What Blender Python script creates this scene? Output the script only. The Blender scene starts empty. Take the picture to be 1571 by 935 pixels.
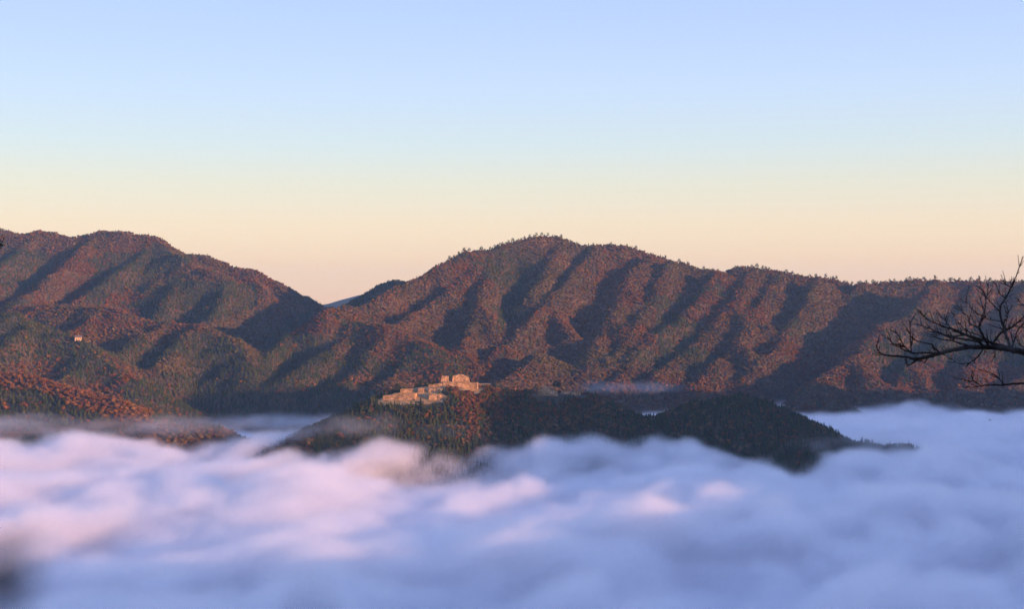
import bpy, math, random
import numpy as np
from mathutils import Vector, Matrix, noise as mnoise

random.seed(7)
RNG = np.random.default_rng(7)
scene = bpy.context.scene
COL = scene.collection
R = math.radians

# ------------------------------------------------------------------ camera
F_PX, CX, CY = 2158.0, 785.5, 467.5          # focal length and centre in photo pixels
cam_d = bpy.data.cameras.new('camera')
cam = bpy.data.objects.new('camera', cam_d)
COL.objects.link(cam)
cam.location = (0, 0, 0)
cam.rotation_euler = (R(90), 0, 0)
cam_d.sensor_width = 36
cam_d.lens = 36 * F_PX / 1571
cam_d.clip_start = 0.05
cam_d.clip_end = 60000
cam_d.dof.use_dof = True
cam_d.dof.focus_distance = 1400
cam_d.dof.aperture_fstop = 5.0
scene.camera = cam

# ------------------------------------------------------------------ sky, sun, exposure
SUN_AZ = 56.0      # degrees from straight behind the camera, towards its right
SUN_EL = 7.6
SUN_STRENGTH = 5.0
SUN_COL = (1.0, 0.48, 0.21)
EXPOSURE = 1.35
sa, se = R(SUN_AZ), R(SUN_EL)
to_sun = Vector((math.sin(sa) * math.cos(se), -math.cos(sa) * math.cos(se), math.sin(se)))

world = bpy.data.worlds.new('World')
scene.world = world
world.use_nodes = True
nt = world.node_tree
nt.nodes.clear()
w_out = nt.nodes.new('ShaderNodeOutputWorld')
w_bg = nt.nodes.new('ShaderNodeBackground')
w_bg.inputs['Strength'].default_value = 0.1
sky = nt.nodes.new('ShaderNodeTexSky')
sky.sky_type = 'NISHITA'
sky.sun_disc = False
sky.sun_elevation = se
sky.sun_rotation = math.atan2(to_sun.x, to_sun.y)
sky.altitude = 600
tc = nt.nodes.new('ShaderNodeTexCoord')
sep = nt.nodes.new('ShaderNodeSeparateXYZ')
nt.links.new(tc.outputs['Generated'], sep.inputs[0])
asin = nt.nodes.new('ShaderNodeMath'); asin.operation = 'ARCSINE'; asin.use_clamp = False
nt.links.new(sep.outputs['Z'], asin.inputs[0])
div = nt.nodes.new('ShaderNodeMath'); div.operation = 'DIVIDE'
div.inputs[1].default_value = math.pi / 2
div.use_clamp = True
nt.links.new(asin.outputs[0], div.inputs[0])
# square root spreads the low elevations over the ramp
sq = nt.nodes.new('ShaderNodeMath'); sq.operation = 'SQRT'
nt.links.new(div.outputs[0], sq.inputs[0])
ramp = nt.nodes.new('ShaderNodeValToRGB')
nt.links.new(sq.outputs[0], ramp.inputs[0])
def s2l(c):
    return tuple(((v/255)/12.92 if v <= 10 else (((v/255)+0.055)/1.055)**2.4) for v in c)
# elevation in degrees : radiance as seen (display referred)
SKY = [(0.0, (1.12, .68, .44)), (1.6, (1.09, .75, .49)), (3.2, (1.04, .81, .57)),
       (4.9, (.88, .84, .69)), (6.4, (.74, .84, .87)), (8.6, (.64, .79, 1.03)),
       (12.2, (.52, .68, 1.10)),
       (22, (0.52, 0.70, 1.26)), (42, (0.40, 0.55, 1.26)), (90, (0.32, 0.46, 1.18))]
el = ramp.color_ramp.elements
while len(el) < len(SKY): el.new(0.5)
for e, (deg, c) in zip(el, SKY):
    e.position = math.sqrt(deg / 90)
for e, (deg, c) in zip(list(el), SKY):
    e.color = (*[v for v in c], 1)
gain = nt.nodes.new('ShaderNodeVectorMath'); gain.operation = 'SCALE'
gain.inputs['Scale'].default_value = 10.0 / (2 ** EXPOSURE)
nt.links.new(ramp.outputs['Color'], gain.inputs[0])
mix = nt.nodes.new('ShaderNodeMix'); mix.data_type = 'RGBA'
mix.inputs['Factor'].default_value = 0.88
nt.links.new(sky.outputs[0], mix.inputs['A'])
nt.links.new(gain.outputs[0], mix.inputs['B'])
nt.links.new(mix.outputs['Result'], w_bg.inputs['Color'])
nt.links.new(w_bg.outputs[0], w_out.inputs['Surface'])

sun_d = bpy.data.lights.new('sun', 'SUN')
sun_d.energy = SUN_STRENGTH
sun_d.color = SUN_COL
sun_d.angle = R(0.5)
sun = bpy.data.objects.new('sun', sun_d)
COL.objects.link(sun)
sun.rotation_euler = to_sun.to_track_quat('Z', 'Y').to_euler()

scene.view_settings.view_transform = 'Standard'
scene.view_settings.look = 'None'
scene.view_settings.gamma = 1
scene.view_settings.use_curve_mapping = False
scene.view_settings.exposure = EXPOSURE

cy = scene.cycles
cy.use_denoising = True
cy.denoiser = 'OPENIMAGEDENOISE'
cy.denoising_prefilter = 'FAST'
cy.max_bounces = 10
cy.diffuse_bounces = 3
cy.volume_bounces = 5
cy.transparent_max_bounces = 8
cy.use_adaptive_sampling = True
cy.adaptive_threshold = 0.02
cy.volume_step_rate = 1.0
cy.volume_max_steps = 512

# ------------------------------------------------------------------ helpers
def tag(o, label=None, cat=None, group=None, kind=None):
    if label: o['label'] = label
    if cat: o['category'] = cat
    if group: o['group'] = group
    if kind: o['kind'] = kind
    return o

def P(px, py, d):
    """point at distance d on the line of sight of a photo pixel"""
    return ((px - CX) / F_PX * d, d, (CY - py) / F_PX * d)

def mesh_np(name, verts, faces, smooth=True):
    """faces: (n,3) or (n,4) int array"""
    verts = np.asarray(verts, np.float32); faces = np.asarray(faces, np.int32)
    me = bpy.data.meshes.new(name)
    me.vertices.add(len(verts)); me.vertices.foreach_set('co', verts.ravel())
    k = faces.shape[1]
    me.loops.add(faces.size); me.loops.foreach_set('vertex_index', faces.ravel())
    me.polygons.add(len(faces))
    me.polygons.foreach_set('loop_start', np.arange(0, faces.size, k, dtype=np.int32))
    me.polygons.foreach_set('loop_total', np.full(len(faces), k, np.int32))
    me.polygons.foreach_set('use_smooth', np.full(len(faces), smooth, bool))
    me.update(calc_edges=True)
    return me

def link(name, me, mat=None, parent=None, loc=None):
    o = bpy.data.objects.new(name, me)
    COL.objects.link(o)
    if mat is not None and me is not None and len(me.materials) == 0: me.materials.append(mat)
    if parent is not None: o.parent = parent
    if loc is not None: o.location = loc
    return o

def _hash(ix, iy, seed):
    n = (ix.astype(np.int64) * 374761393 + iy.astype(np.int64) * 668265263 + seed * 974634777) & 0xffffffff
    n = ((n ^ (n >> 13)) * 1274126177) & 0xffffffff
    return ((n ^ (n >> 16)) & 0xffffff) / float(0xffffff)

def gnoise(x, y, seed=0):
    x0 = np.floor(x); y0 = np.floor(y); fx = x - x0; fy = y - y0
    u = fx*fx*fx*(fx*(fx*6-15)+10); v = fy*fy*fy*(fy*(fy*6-15)+10)
    def g(dx, dy):
        a = _hash(x0+dx, y0+dy, seed) * 2 * np.pi
        return np.cos(a)*(fx-dx) + np.sin(a)*(fy-dy)
    return ((g(0,0)*(1-u)+g(1,0)*u)*(1-v) + (g(0,1)*(1-u)+g(1,1)*u)*v) * 1.5

def fbm(x, y, scale, octs=4, seed=0, gain=0.5):
    s = 0; a = 1; t = 0
    for i in range(octs):
        s = s + a * gnoise(x/scale, y/scale, seed+i*17); t += a; a *= gain; scale /= 2.03
    return s / t

def ridged(x, y, scale, octs=3, seed=0):
    s = 0; a = 1; t = 0
    for i in range(octs):
        s = s + a * (1 - 2*np.abs(gnoise(x/scale, y/scale, seed+i*31))); t += a; a *= .5; scale /= 2.1
    return s / t

# ------------------------------------------------------------------ materials
def principled(name, rough=0.9, spec=0.2):
    m = bpy.data.materials.new(name); m.use_nodes = True
    b = m.node_tree.nodes['Principled BSDF']
    b.inputs['Roughness'].default_value = rough
    b.inputs['Specular IOR Level'].default_value = spec
    return m, m.node_tree, b

def noise_mat(name, c1, c2, scale, rough=0.9, c3=None, detail=5, bump=0.0, bscale=None, stretch=None, spec=0.2):
    m, t, b = principled(name, rough, spec)
    co = t.nodes.new('ShaderNodeTexCoord')
    src = co.outputs['Object']
    if stretch:
        mp = t.nodes.new('ShaderNodeMapping'); mp.inputs['Scale'].default_value = stretch
        t.links.new(src, mp.inputs[0]); src = mp.outputs[0]
    n = t.nodes.new('ShaderNodeTexNoise'); n.inputs['Scale'].default_value = scale
    n.inputs['Detail'].default_value = detail
    t.links.new(src, n.inputs['Vector'])
    r = t.nodes.new('ShaderNodeValToRGB')
    r.color_ramp.elements[0].position = .35; r.color_ramp.elements[1].position = .65
    r.color_ramp.elements[0].color = (*c1, 1); r.color_ramp.elements[1].color = (*c2, 1)
    if c3: e = r.color_ramp.elements.new(.5); e.color = (*c3, 1)
    t.links.new(n.outputs['Fac'], r.inputs[0]); t.links.new(r.outputs[0], b.inputs['Base Color'])
    if bump:
        bp = t.nodes.new('ShaderNodeBump'); bp.inputs['Distance'].default_value = bump
        n2 = t.nodes.new('ShaderNodeTexNoise'); n2.inputs['Scale'].default_value = bscale or scale*3
        n2.inputs['Detail'].default_value = 4
        t.links.new(src, n2.inputs['Vector']); t.links.new(n2.outputs['Fac'], bp.inputs['Height'])
        t.links.new(bp.outputs[0], b.inputs['Normal'])
    return m

M_SOIL = noise_mat('forest_floor', (.035, .03, .018), (.085, .055, .03), .02, c3=(.055, .04, .022), bump=1.0, bscale=.15)
M_VALLEY = noise_mat('valley_ground', (.04, .045, .025), (.08, .07, .04), .008)
M_BARK = noise_mat('bark', (.008, .006, .005), (.024, .018, .014), 9, bump=.01, bscale=30, stretch=(1, 1, .25))
M_TRUNK = noise_mat('trunk_bark', (.05, .035, .025), (.11, .08, .06), .8)
M_GRASS = noise_mat('dry_grass', (.12, .09, .035), (.32, .21, .10), .25, c3=(.22, .15, .065), bump=.2, bscale=1.2)

def stone_material():
    m, t, b = principled('stone_blocks', .92, .2)
    co = t.nodes.new('ShaderNodeTexCoord')
    mp = t.nodes.new('ShaderNodeMapping'); mp.inputs['Scale'].default_value = (.9, .9, 1.3)
    t.links.new(co.outputs['Object'], mp.inputs[0])
    v = t.nodes.new('ShaderNodeTexVoronoi'); v.inputs['Scale'].default_value = .9
    v2 = t.nodes.new('ShaderNodeTexVoronoi'); v2.feature = 'DISTANCE_TO_EDGE'; v2.inputs['Scale'].default_value = .9
    n = t.nodes.new('ShaderNodeTexNoise'); n.inputs['Scale'].default_value = .22; n.inputs['Detail'].default_value = 6
    for x in (v, v2): t.links.new(mp.outputs[0], x.inputs['Vector'])
    t.links.new(co.outputs['Object'], n.inputs['Vector'])
    r = t.nodes.new('ShaderNodeValToRGB')
    r.color_ramp.elements[0].color = (.26, .15, .08, 1); r.color_ramp.elements[1].color = (.60, .36, .20, 1)
    hs = t.nodes.new('ShaderNodeSeparateColor'); t.links.new(v.outputs['Color'], hs.inputs[0])
    t.links.new(hs.outputs[0], r.inputs[0])
    stain = t.nodes.new('ShaderNodeValToRGB')
    stain.color_ramp.elements[0].position = .38; stain.color_ramp.elements[0].color = (.38, .38, .30, 1)
    stain.color_ramp.elements[1].position = .6; stain.color_ramp.elements[1].color = (1, 1, 1, 1)
    t.links.new(n.outputs['Fac'], stain.inputs[0])
    mu = t.nodes.new('ShaderNodeMix'); mu.data_type = 'RGBA'; mu.blend_type = 'MULTIPLY'; mu.inputs['Factor'].default_value = 1
    t.links.new(r.outputs[0], mu.inputs['A']); t.links.new(stain.outputs[0], mu.inputs['B'])
    j = t.nodes.new('ShaderNodeMath'); j.operation = 'GREATER_THAN'; j.inputs[1].default_value = .06
    t.links.new(v2.outputs['Distance'], j.inputs[0])
    mj = t.nodes.new('ShaderNodeMix'); mj.data_type = 'RGBA'
    t.links.new(j.outputs[0], mj.inputs['Factor']); mj.inputs['A'].default_value = (.16, .11, .07, 1)
    t.links.new(mu.outputs['Result'], mj.inputs['B'])
    t.links.new(mj.outputs['Result'], b.inputs['Base Color'])
    bp = t.nodes.new('ShaderNodeBump'); bp.inputs['Distance'].default_value = .25
    t.links.new(v2.outputs['Distance'], bp.inputs['Height']); t.links.new(bp.outputs[0], b.inputs['Normal'])
    return m
M_STONE = stone_material()

def foliage_mat(name, instancer=True, col=None):
    m, t, b = principled(name, .85, .15)
    co = t.nodes.new('ShaderNodeTexCoord')
    n = t.nodes.new('ShaderNodeTexNoise'); n.inputs['Scale'].default_value = .9; n.inputs['Detail'].default_value = 3
    t.links.new(co.outputs['Object'], n.inputs['Vector'])
    r = t.nodes.new('ShaderNodeValToRGB')
    r.color_ramp.elements[0].position = .3; r.color_ramp.elements[0].color = (.55, .55, .55, 1)
    r.color_ramp.elements[1].position = .7; r.color_ramp.elements[1].color = (1.35, 1.3, 1.2, 1)
    t.links.new(n.outputs['Fac'], r.inputs[0])
    mu = t.nodes.new('ShaderNodeMix'); mu.data_type = 'RGBA'; mu.blend_type = 'MULTIPLY'; mu.inputs['Factor'].default_value = 1
    if instancer:
        a = t.nodes.new('ShaderNodeAttribute'); a.attribute_type = 'INSTANCER'; a.attribute_name = 'tree_col'
        t.links.new(a.outputs['Color'], mu.inputs['A'])
    else:
        mu.inputs['A'].default_value = (*col, 1)
    t.links.new(r.outputs[0], mu.inputs['B'])
    t.links.new(mu.outputs['Result'], b.inputs['Base Color'])
    return m
M_FOLIAGE = foliage_mat('forest_foliage')
M_PINE = foliage_mat('pine_needles', False, (.035, .045, .02))
M_RUST = foliage_mat('rust_leaves', False, (.16, .07, .03))

# ------------------------------------------------------------------ terrain: skeleton of crests
def dm(py, off=0):
    """distance of the main slope for a height in the picture"""
    return 2000 + (600 - py) * 3.35 + off

RIDGES = []   # (points, flank slope)
def ridge(pts, k): RIDGES.append((np.array([P(*p) for p in pts]), k))
_sr = random.Random(11)
def spur(pts, k=.55, off=0):
    # short side ribs break up the flanks
    for (a, b) in pts[1:-1]:
        if _sr.random() < .35:
            q = _sr.uniform(.6, 1.2); a2 = a + 24*q; b2 = b + 34*q
            ridge([(a, b, dm(b, off)), (a + 13*q, b + 15*q, dm(b + 15*q, off) - 4), (a2, b2, dm(b2, off) - 8)], k*_sr.uniform(1.5, 2.1))
    ridge([(a, b, dm(b, off)) for a, b in pts], k*(1.2 + .55*((pts[0][0]*7 % 10)/10)))

# main range skyline
main_sky = [(500, 478), (530, 466), (566, 462), (600, 452), (640, 430), (680, 401), (715, 388), (745, 386), (770, 376), (800, 369), (825, 367),
            (858, 366), (880, 373), (905, 382), (950, 380), (985, 392), (1030, 404), (1080, 413), (1110, 418), (1130, 411), (1160, 412),
            (1200, 418), (1250, 426), (1300, 437), (1330, 435), (1370, 430), (1410, 426), (1450, 432), (1500, 435), (1571, 434), (1700, 440), (1900, 455)]
def d_main(px):
    return float(np.interp(px, [500, 640, 745, 860, 1100, 1300, 1571, 1900], [2350, 2560, 2700, 2770, 2700, 2650, 2620, 2600]))
ridge([(a, b, d_main(a)) for a, b in main_sky], .85)
ridge([(575, 452, 2700), (600, 432, 2720), (632, 430, 2740), (690, 410, 2760)], .62)       # dark shoulder behind
# spurs of the main range (lit on the right flank, shade to the left)
spur([(772, 380), (745, 404), (709, 428), (686, 450), (650, 472), (629, 488), (604, 503)])
spur([(748, 405), (742, 440), (738, 474), (722, 512), (716, 545), (700, 570)], .5)
spur([(866, 372), (838, 424), (820, 456)], .6)
spur([(915, 384), (882, 420), (848, 463), (806, 503), (770, 540), (748, 562)])
spur([(990, 394), (966, 440), (936, 490), (915, 530), (905, 570)])
spur([(1030, 405), (1010, 440), (975, 500), (950, 545)], .6)
spur([(1100, 417), (1080, 455), (1035, 500), (1000, 524), (965, 560), (950, 585)])
spur([(1160, 414), (1128, 470), (1084, 518), (1042, 550), (1008, 580)])
spur([(1195, 420), (1160, 480), (1130, 530), (1090, 570), (1060, 598)])
spur([(1258, 428), (1228, 488), (1184, 540), (1140, 580)])
spur([(1330, 436), (1275, 476), (1225, 526), (1180, 566)], .6, 60)
spur([(1438, 432), (1413, 472), (1370, 498), (1330, 520), (1313, 550), (1262, 588), (1236, 616)], .5, -70)
spur([(1500, 436), (1480, 480), (1440, 530), (1400, 565), (1370, 600)], .6, -40)
spur([(1580, 436), (1545, 500), (1500, 550), (1470, 600)], .55, -40)
spur([(1680, 440), (1640, 500), (1590, 560), (1550, 600)], .55, -40)
# foothills in front of the saddle
ridge([(470, 505, 2480), (505, 497, 2420), (560, 500, 2330), (610, 505, 2270), (640, 520, 2220), (668, 542, 2150), (692, 566, 2090)], .55)
ridge([(560, 500, 2330), (520, 530, 2230), (480, 556, 2150), (440, 585, 2060)], .6)
ridge([(610, 510, 2270), (575, 545, 2170), (545, 570, 2090), (515, 600, 2010)], .6)
ridge([(655, 535, 2180), (625, 562, 2110), (600, 585, 2040)], .6)
ridge([(830, 545, 2130), (800, 570, 2060), (770, 590, 2000)], .6)
# left range
left_sky = [(-500, 430), (-300, 395), (-150, 372), (-60, 362), (0, 355), (60, 357), (110, 364), (155, 357), (185, 358), (240, 367), (270, 380),
            (330, 399), (380, 416), (430, 434), (470, 454), (510, 474), (545, 500)]
ridge([(a, b, float(np.interp(a, [-300, 0, 240, 430, 545], [3250, 3150, 3050, 2900, 2750]))) for a, b in left_sky], .75)
def lsp(pts, k=.55): ridge(pts, k*1.3)
lsp([(155, 358, 3100), (110, 400, 2950), (60, 445, 2780), (20, 470, 2680)])
lsp([(60, 358, 3130), (20, 400, 2980), (-30, 440, 2800)])
lsp([(240, 368, 3050), (195, 410, 2900), (150, 440, 2780), (120, 462, 2700)])
lsp([(240, 368, 3050), (290, 400, 2900), (330, 420, 2820), (345, 455, 2700), (330, 485, 2600)], .5)
lsp([(380, 416, 2960), (400, 450, 2800), (395, 480, 2700)], .55)
lsp([(300, 405, 2920), (270, 450, 2750), (240, 480, 2640)], .6)
lsp([(430, 434, 2900), (440, 460, 2800), (425, 485, 2720)], .5)
# red ridges and green knolls lower left
lsp([(-80, 470, 2650), (30, 474, 2560), (75, 467, 2520), (120, 466, 2480), (160, 478, 2420), (215, 487, 2370), (262, 492, 2340), (300, 500, 2300), (350, 520, 2230), (378, 548, 2150), (388, 575, 2080)], .5)
lsp([(160, 478, 2420), (120, 505, 2330), (95, 520, 2280)], .6)
lsp([(262, 492, 2340), (225, 515, 2260), (190, 540, 2180), (150, 565, 2100)], .6)
lsp([(310, 503, 2290), (275, 530, 2200), (240, 560, 2110)], .6)
lsp([(-120, 470, 2300), (0, 482, 2240), (35, 488, 2220), (90, 508, 2170), (140, 535, 2100), (175, 560, 2040), (205, 585, 1980)], .5)
lsp([(60, 500, 2190), (20, 525, 2110), (-20, 545, 2050)], .6)
lsp([(150, 560, 2060), (100, 585, 1980), (60, 600, 1930)], .6)
lsp([(440, 520, 2300), (410, 545, 2200), (400, 580, 2100)], .6)
# near left hill
ridge([(-300, 520, 1720), (-120, 545, 1680), (0, 572, 1640), (40, 577, 1630), (80, 590, 1600), (130, 604, 1570), (175, 616, 1545), (212, 642, 1520), (250, 668, 1500)], .55)
ridge([(240, 662, 1470), (290, 650, 1470), (330, 656, 1460), (365, 675, 1450)], .7)
# castle hill
CAST = [(470, 715, 1470), (492, 682, 1462), (520, 656, 1456), (552, 634, 1450), (585, 620, 1444), (640, 606, 1440), (680, 597, 1442), (735, 597, 1446), (800, 604, 1448),
        (860, 607, 1450), (892, 616, 1450), (915, 625, 1446), (945, 643, 1440), (990, 645, 1440), (1025, 642, 1440), (1055, 630, 1438), (1095, 620, 1436), (1140, 615, 1434),
        (1172, 622, 1430), (1210, 642, 1422), (1245, 664, 1414), (1272, 680, 1410), (1300, 687, 1404), (1325, 681, 1400), (1350, 687, 1398), (1385, 686, 1392), (1412, 696, 1388), (1450, 725, 1380)]
ridge(CAST, .52)
ridge([(640, 607, 1440), (600, 640, 1385), (570, 675, 1340)], .55)
ridge([(700, 597, 1442), (715, 640, 1380), (720, 690, 1330)], .5)
ridge([(890, 610, 1450), (905, 650, 1385), (925, 700, 1320)], .5)
ridge([(1140, 611, 1434), (1165, 655, 1375), (1190, 705, 1320)], .5)
ridge([(1080, 620, 1436), (1060, 660, 1380), (1050, 705, 1330)], .5)

# terraces the ruins stand on
ridge([(580, 616.5, 1412), (640, 614, 1412), (682, 614.5, 1409)], .52)
ridge([(606, 606, 1428), (640, 604, 1428), (672, 603, 1427)], .52)
ridge([(650, 598, 1440), (680, 596, 1440)], .52)
ridge([(820, 606.5, 1436), (860, 607, 1438), (894, 608, 1440)], .52)

def base_height(x, y):
    """soft maximum of the slopes falling from every crest"""
    s = 5.0
    H = np.full(x.shape, -300.0)
    wx = x + fbm(x, y, 160, 3, 5) * 13
    wy = y + fbm(x, y, 160, 3, 9) * 13
    for pts, k in RIDGES:
        best = np.full(x.shape, -1e4)
        lo = pts.min(0); hi = pts.max(0)
        reach = (hi[2] + 300) / k
        m = (wx > lo[0]-reach) & (wx < hi[0]+reach) & (wy > lo[1]-reach) & (wy < hi[1]+reach)
        if not m.any(): continue
        X = wx[m]; Y = wy[m]; b = np.full(X.shape, -1e4)
        for a, c in zip(pts[:-1], pts[1:]):
            dx, dy = c[0]-a[0], c[1]-a[1]
            t = np.clip(((X-a[0])*dx + (Y-a[1])*dy) / (dx*dx+dy*dy), 0, 1)
            dist = np.hypot(X-a[0]-t*dx, Y-a[1]-t*dy)
            rd = np.sqrt(dist*dist + 49) - 7
            b = np.maximum(b, a[2] + t*(c[2]-a[2]) - k*rd*(1 - .22*np.clip(rd/350, 0, 1)))
        best[m] = b
        d = np.maximum(H, best)
        H = d + s*np.log(np.exp(np.clip((H-d)/s, -30, 0)) + np.exp(np.clip((best-d)/s, -30, 0))) - s*.12*np.exp(-np.abs(H-best)/s)
    return H

def height(x, y):
    H = base_height(x, y)
    far = np.clip((y - 1650) / 400, 0, 1)
    amp = .35 + .65*far
    H = H + amp * (ridged(x + .35*y, y - .2*x, 170, 3, 41) * (6 + 4*far) + fbm(x, y, 60, 4, 77) * 8 + fbm(x, y, 320, 2, 91) * 4 * far)
    return H - 5 * amp

def grid_mesh(name, x0, x1, y0, y1, step, mat, fn, drop=True):
    nx = int((x1-x0)/step)+1; ny = int((y1-y0)/step)+1
    X, Y = np.meshgrid(np.linspace(x0, x1, nx), np.linspace(y0, y1, ny))
    Z = fn(X, Y)
    v = np.stack([X, Y, Z], -1).reshape(-1, 3)
    i = np.arange(nx*ny).reshape(ny, nx)
    f = np.stack([i[:-1, :-1], i[:-1, 1:], i[1:, 1:], i[1:, :-1]], -1).reshape(-1, 4)
    o = link(name, mesh_np(name, v, f), mat)
    return o, X, Y, Z

hills, HX, HY, HZ = grid_mesh('hills', -2100, 2100, 1500, 3700, 7, M_SOIL, height)
tag(hills, 'forested mountain ranges rising beyond the sea of fog', kind='structure')
castle_hill, KX, KY, KZ = grid_mesh('castle_hill', -720, 520, 1150, 1502, 3, M_SOIL, lambda x, y: height(x, y))
tag(castle_hill, 'dark wooded ridge carrying the stone castle ruins above the fog', kind='structure')

def sampler(x0, y0, step_x, step_y, Z):
    ny, nx = Z.shape
    def f(x, y):
        u = np.clip((x-x0)/step_x, 0, nx-1.001); v = np.clip((y-y0)/step_y, 0, ny-1.001)
        i = u.astype(int); j = v.astype(int); a = u-i; b = v-j
        return (Z[j, i]*(1-a)+Z[j, i+1]*a)*(1-b) + (Z[j+1, i]*(1-a)+Z[j+1, i+1]*a)*b
    return f
h_far = sampler(HX[0,0], HY[0,0], HX[0,1]-HX[0,0], HY[1,0]-HY[0,0], HZ)
h_near = sampler(KX[0,0], KY[0,0], KX[0,1]-KX[0,0], KY[1,0]-KY[0,0], KZ)
def ground_z(x, y):
    f = h_near if (y < 1500 and -720 < x < 520) else h_far
    return float(f(np.array([x]), np.array([y]))[0])

# valley floor out to the horizon
gv = [(-7000, -2000, -290), (7000, -2000, -290), (7000, 7500, -290), (-7000, 7500, -290)]
tag(link('ground', mesh_np('ground', gv, [(0, 1, 2, 3)]), M_VALLEY), 'valley floor hidden under the fog', kind='structure')

# the mountain the camera stands on; its crest, up the sun's side, is shaped to shade the near fog, castle hill and valley
def view_hill(x, y):
    t = -math.sin(sa)*x + math.cos(sa)*y           # along the light
    s = math.cos(sa)*x + math.sin(sa)*y            # across it
    crest_t = -230
    top = np.interp(s, [-600, -100, 200, 450, 600, 850, 950, 1074, 1142, 1190, 1257, 1380, 1440, 1530, 1600, 1669, 1800, 1949, 2300], [0, 45, 40, -20, -45, -46, -38, 2, 38, 48, 62, 66, 102, 102, 62, 60, 30, -10, -60]) + 5*np.sin(s/97+1)
    z = top - .42*np.abs(t-crest_t) + fbm(x, y, 90, 4, 3)*8
    front = -2.2 - .55*np.maximum(y-1, 0)*1.0 + .02*(np.abs(x))
    knoll = -1.9 - .5*np.hypot(np.maximum(np.abs(x)-3, 0), np.maximum(np.abs(y+4)-5, 0))
    z = np.where(np.hypot(x, y) < 40, np.minimum(z, -1.9 - .3*np.maximum(y, 0)), z)
    z = np.maximum(z, knoll)
    cone = -2.0 - .42*np.maximum(y, 0) + np.maximum(0, np.abs(x) - .42*np.maximum(y, 0) - 15)*3.0
    z = np.where(y > 0, np.minimum(z, cone), z)
    return np.maximum(z, -300)
vh, VX, VY, VZ = grid_mesh('viewpoint_hill', -1300, 2200, -1300, 2100, 14, M_SOIL, view_hill)
tag(vh, 'mountainside the photographer stands on', kind='structure')

# far pale mountains through the gap
def far_fn(x, y):
    r = 1 - np.clip(np.abs(y - 6000) / 1200, 0, 1)
    top = np.interp(x, [-2500, -1000, -800, -720, -660, -600, -400, 600, 2500], [-60, -20, 0, 24, 38, 52, 40, 20, -40])
    return -290 + (top + 290) * r ** .8 + fbm(x, y, 300, 4, 8) * 12 * r
dmo, *_ = grid_mesh('distant_mountains', -2500, 2500, 4800, 7200, 40, M_VALLEY, far_fn)
tag(dmo, 'pale blue mountains far beyond the gap', kind='structure')

# ------------------------------------------------------------------ tree shapes
def ico(sub):
    import bmesh
    bm = bmesh.new(); bmesh.ops.create_icosphere(bm, subdivisions=sub, radius=1)
    v = np.array([q.co[:] for q in bm.verts]); f = np.array([[w.index for w in p.verts] for p in bm.faces]); bm.free()
    return v, f
ICO1, ICO2 = ico(1), ico(2)

def quads(centres, size, rng, flat=0.0):
    """randomly turned leaf-clump quads"""
    n = len(centres)
    a = rng.normal(size=(n, 3)); a[:, 2] *= (1-flat); a /= np.linalg.norm(a, axis=1)[:, None]
    b = np.cross(a, rng.normal(size=(n, 3))); b /= np.linalg.norm(b, axis=1)[:, None]
    s = size * rng.uniform(.6, 1.4, (n, 1))
    v = np.stack([centres - a*s, centres + b*s*.7, centres + a*s, centres - b*s*.7], 1).reshape(-1, 3)
    f = np.arange(n*4).reshape(n, 4)
    return v, np.concatenate([f[:, [0, 1, 2]], f[:, [0, 2, 3]]])

def merge(parts):
    V = []; Fc = []; o = 0
    for v, f in parts:
        V.append(v); Fc.append(f + o); o += len(v)
    return np.concatenate(V), np.concatenate(Fc)

def lump(c, r, rng, base=ICO1, amp=.28):
    v, f = base
    d = 1 + rng.normal(size=len(v)) * amp
    return v * np.maximum(d, .4)[:, None] * np.array(r) + np.array(c), f

def broadleaf(seed, leaves=160, size=.16, base=ICO1):
    rng = np.random.default_rng(seed)
    parts = [lump((0, 0, .95), (.62, .62, .5), rng, base)]
    cs = []
    for i in range(8):
        a = i * 2.4 + rng.uniform(-.4, .4); q = rng.uniform(.35, .7); z = rng.uniform(.6, 1.35)
        c = (q*math.cos(a), q*math.sin(a), z); r = rng.uniform(.26, .42)
        parts.append(lump(c, (r, r, r*.85), rng, base)); cs.append((c, r))
    pts = []
    for i in range(leaves):
        c, r = cs[rng.integers(len(cs))]
        n = rng.normal(size=3); n /= np.linalg.norm(n)
        pts.append(np.array(c) + n*r*rng.uniform(.85, 1.3))
    parts.append(quads(np.array(pts), size, rng))
    # trunk
    n = 5; an = np.arange(n)*2*np.pi/n
    tv = np.concatenate([np.stack([.07*np.cos(an), .07*np.sin(an), np.full(n, -.3)], 1), np.stack([.04*np.cos(an), .04*np.sin(an), np.full(n, .9)], 1)])
    tf = np.array([[i, (i+1) % n, n+i] for i in range(n)] + [[(i+1) % n, n+(i+1) % n, n+i] for i in range(n)])
    parts.append((tv, tf))
    return merge(parts)

def conifer(seed, leaves=120):
    rng = np.random.default_rng(seed)
    parts = []; n = 9
    for L in range(6):
        z0 = .15 + L*.33; r0 = .62*(1 - L/6.6)
        an = np.arange(n)*2*np.pi/n + rng.uniform(0, 1)
        rr = r0*rng.uniform(.7, 1.2, n)
        v = np.concatenate([np.stack([rr*np.cos(an), rr*np.sin(an), z0 + rng.uniform(-.08, .08, n)], 1), [[0, 0, z0+.62]]])
        f = np.array([[i, (i+1) % n, n] for i in range(n)])
        parts.append((v, f))
    z = rng.uniform(.1, 2.0, leaves); a = rng.uniform(0, 6.28, leaves); r = .66*(1-z/2.35)*rng.uniform(.8, 1.15, leaves)
    parts.append(quads(np.stack([r*np.cos(a), r*np.sin(a), z], 1), .11, rng))
    return merge(parts)

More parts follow.
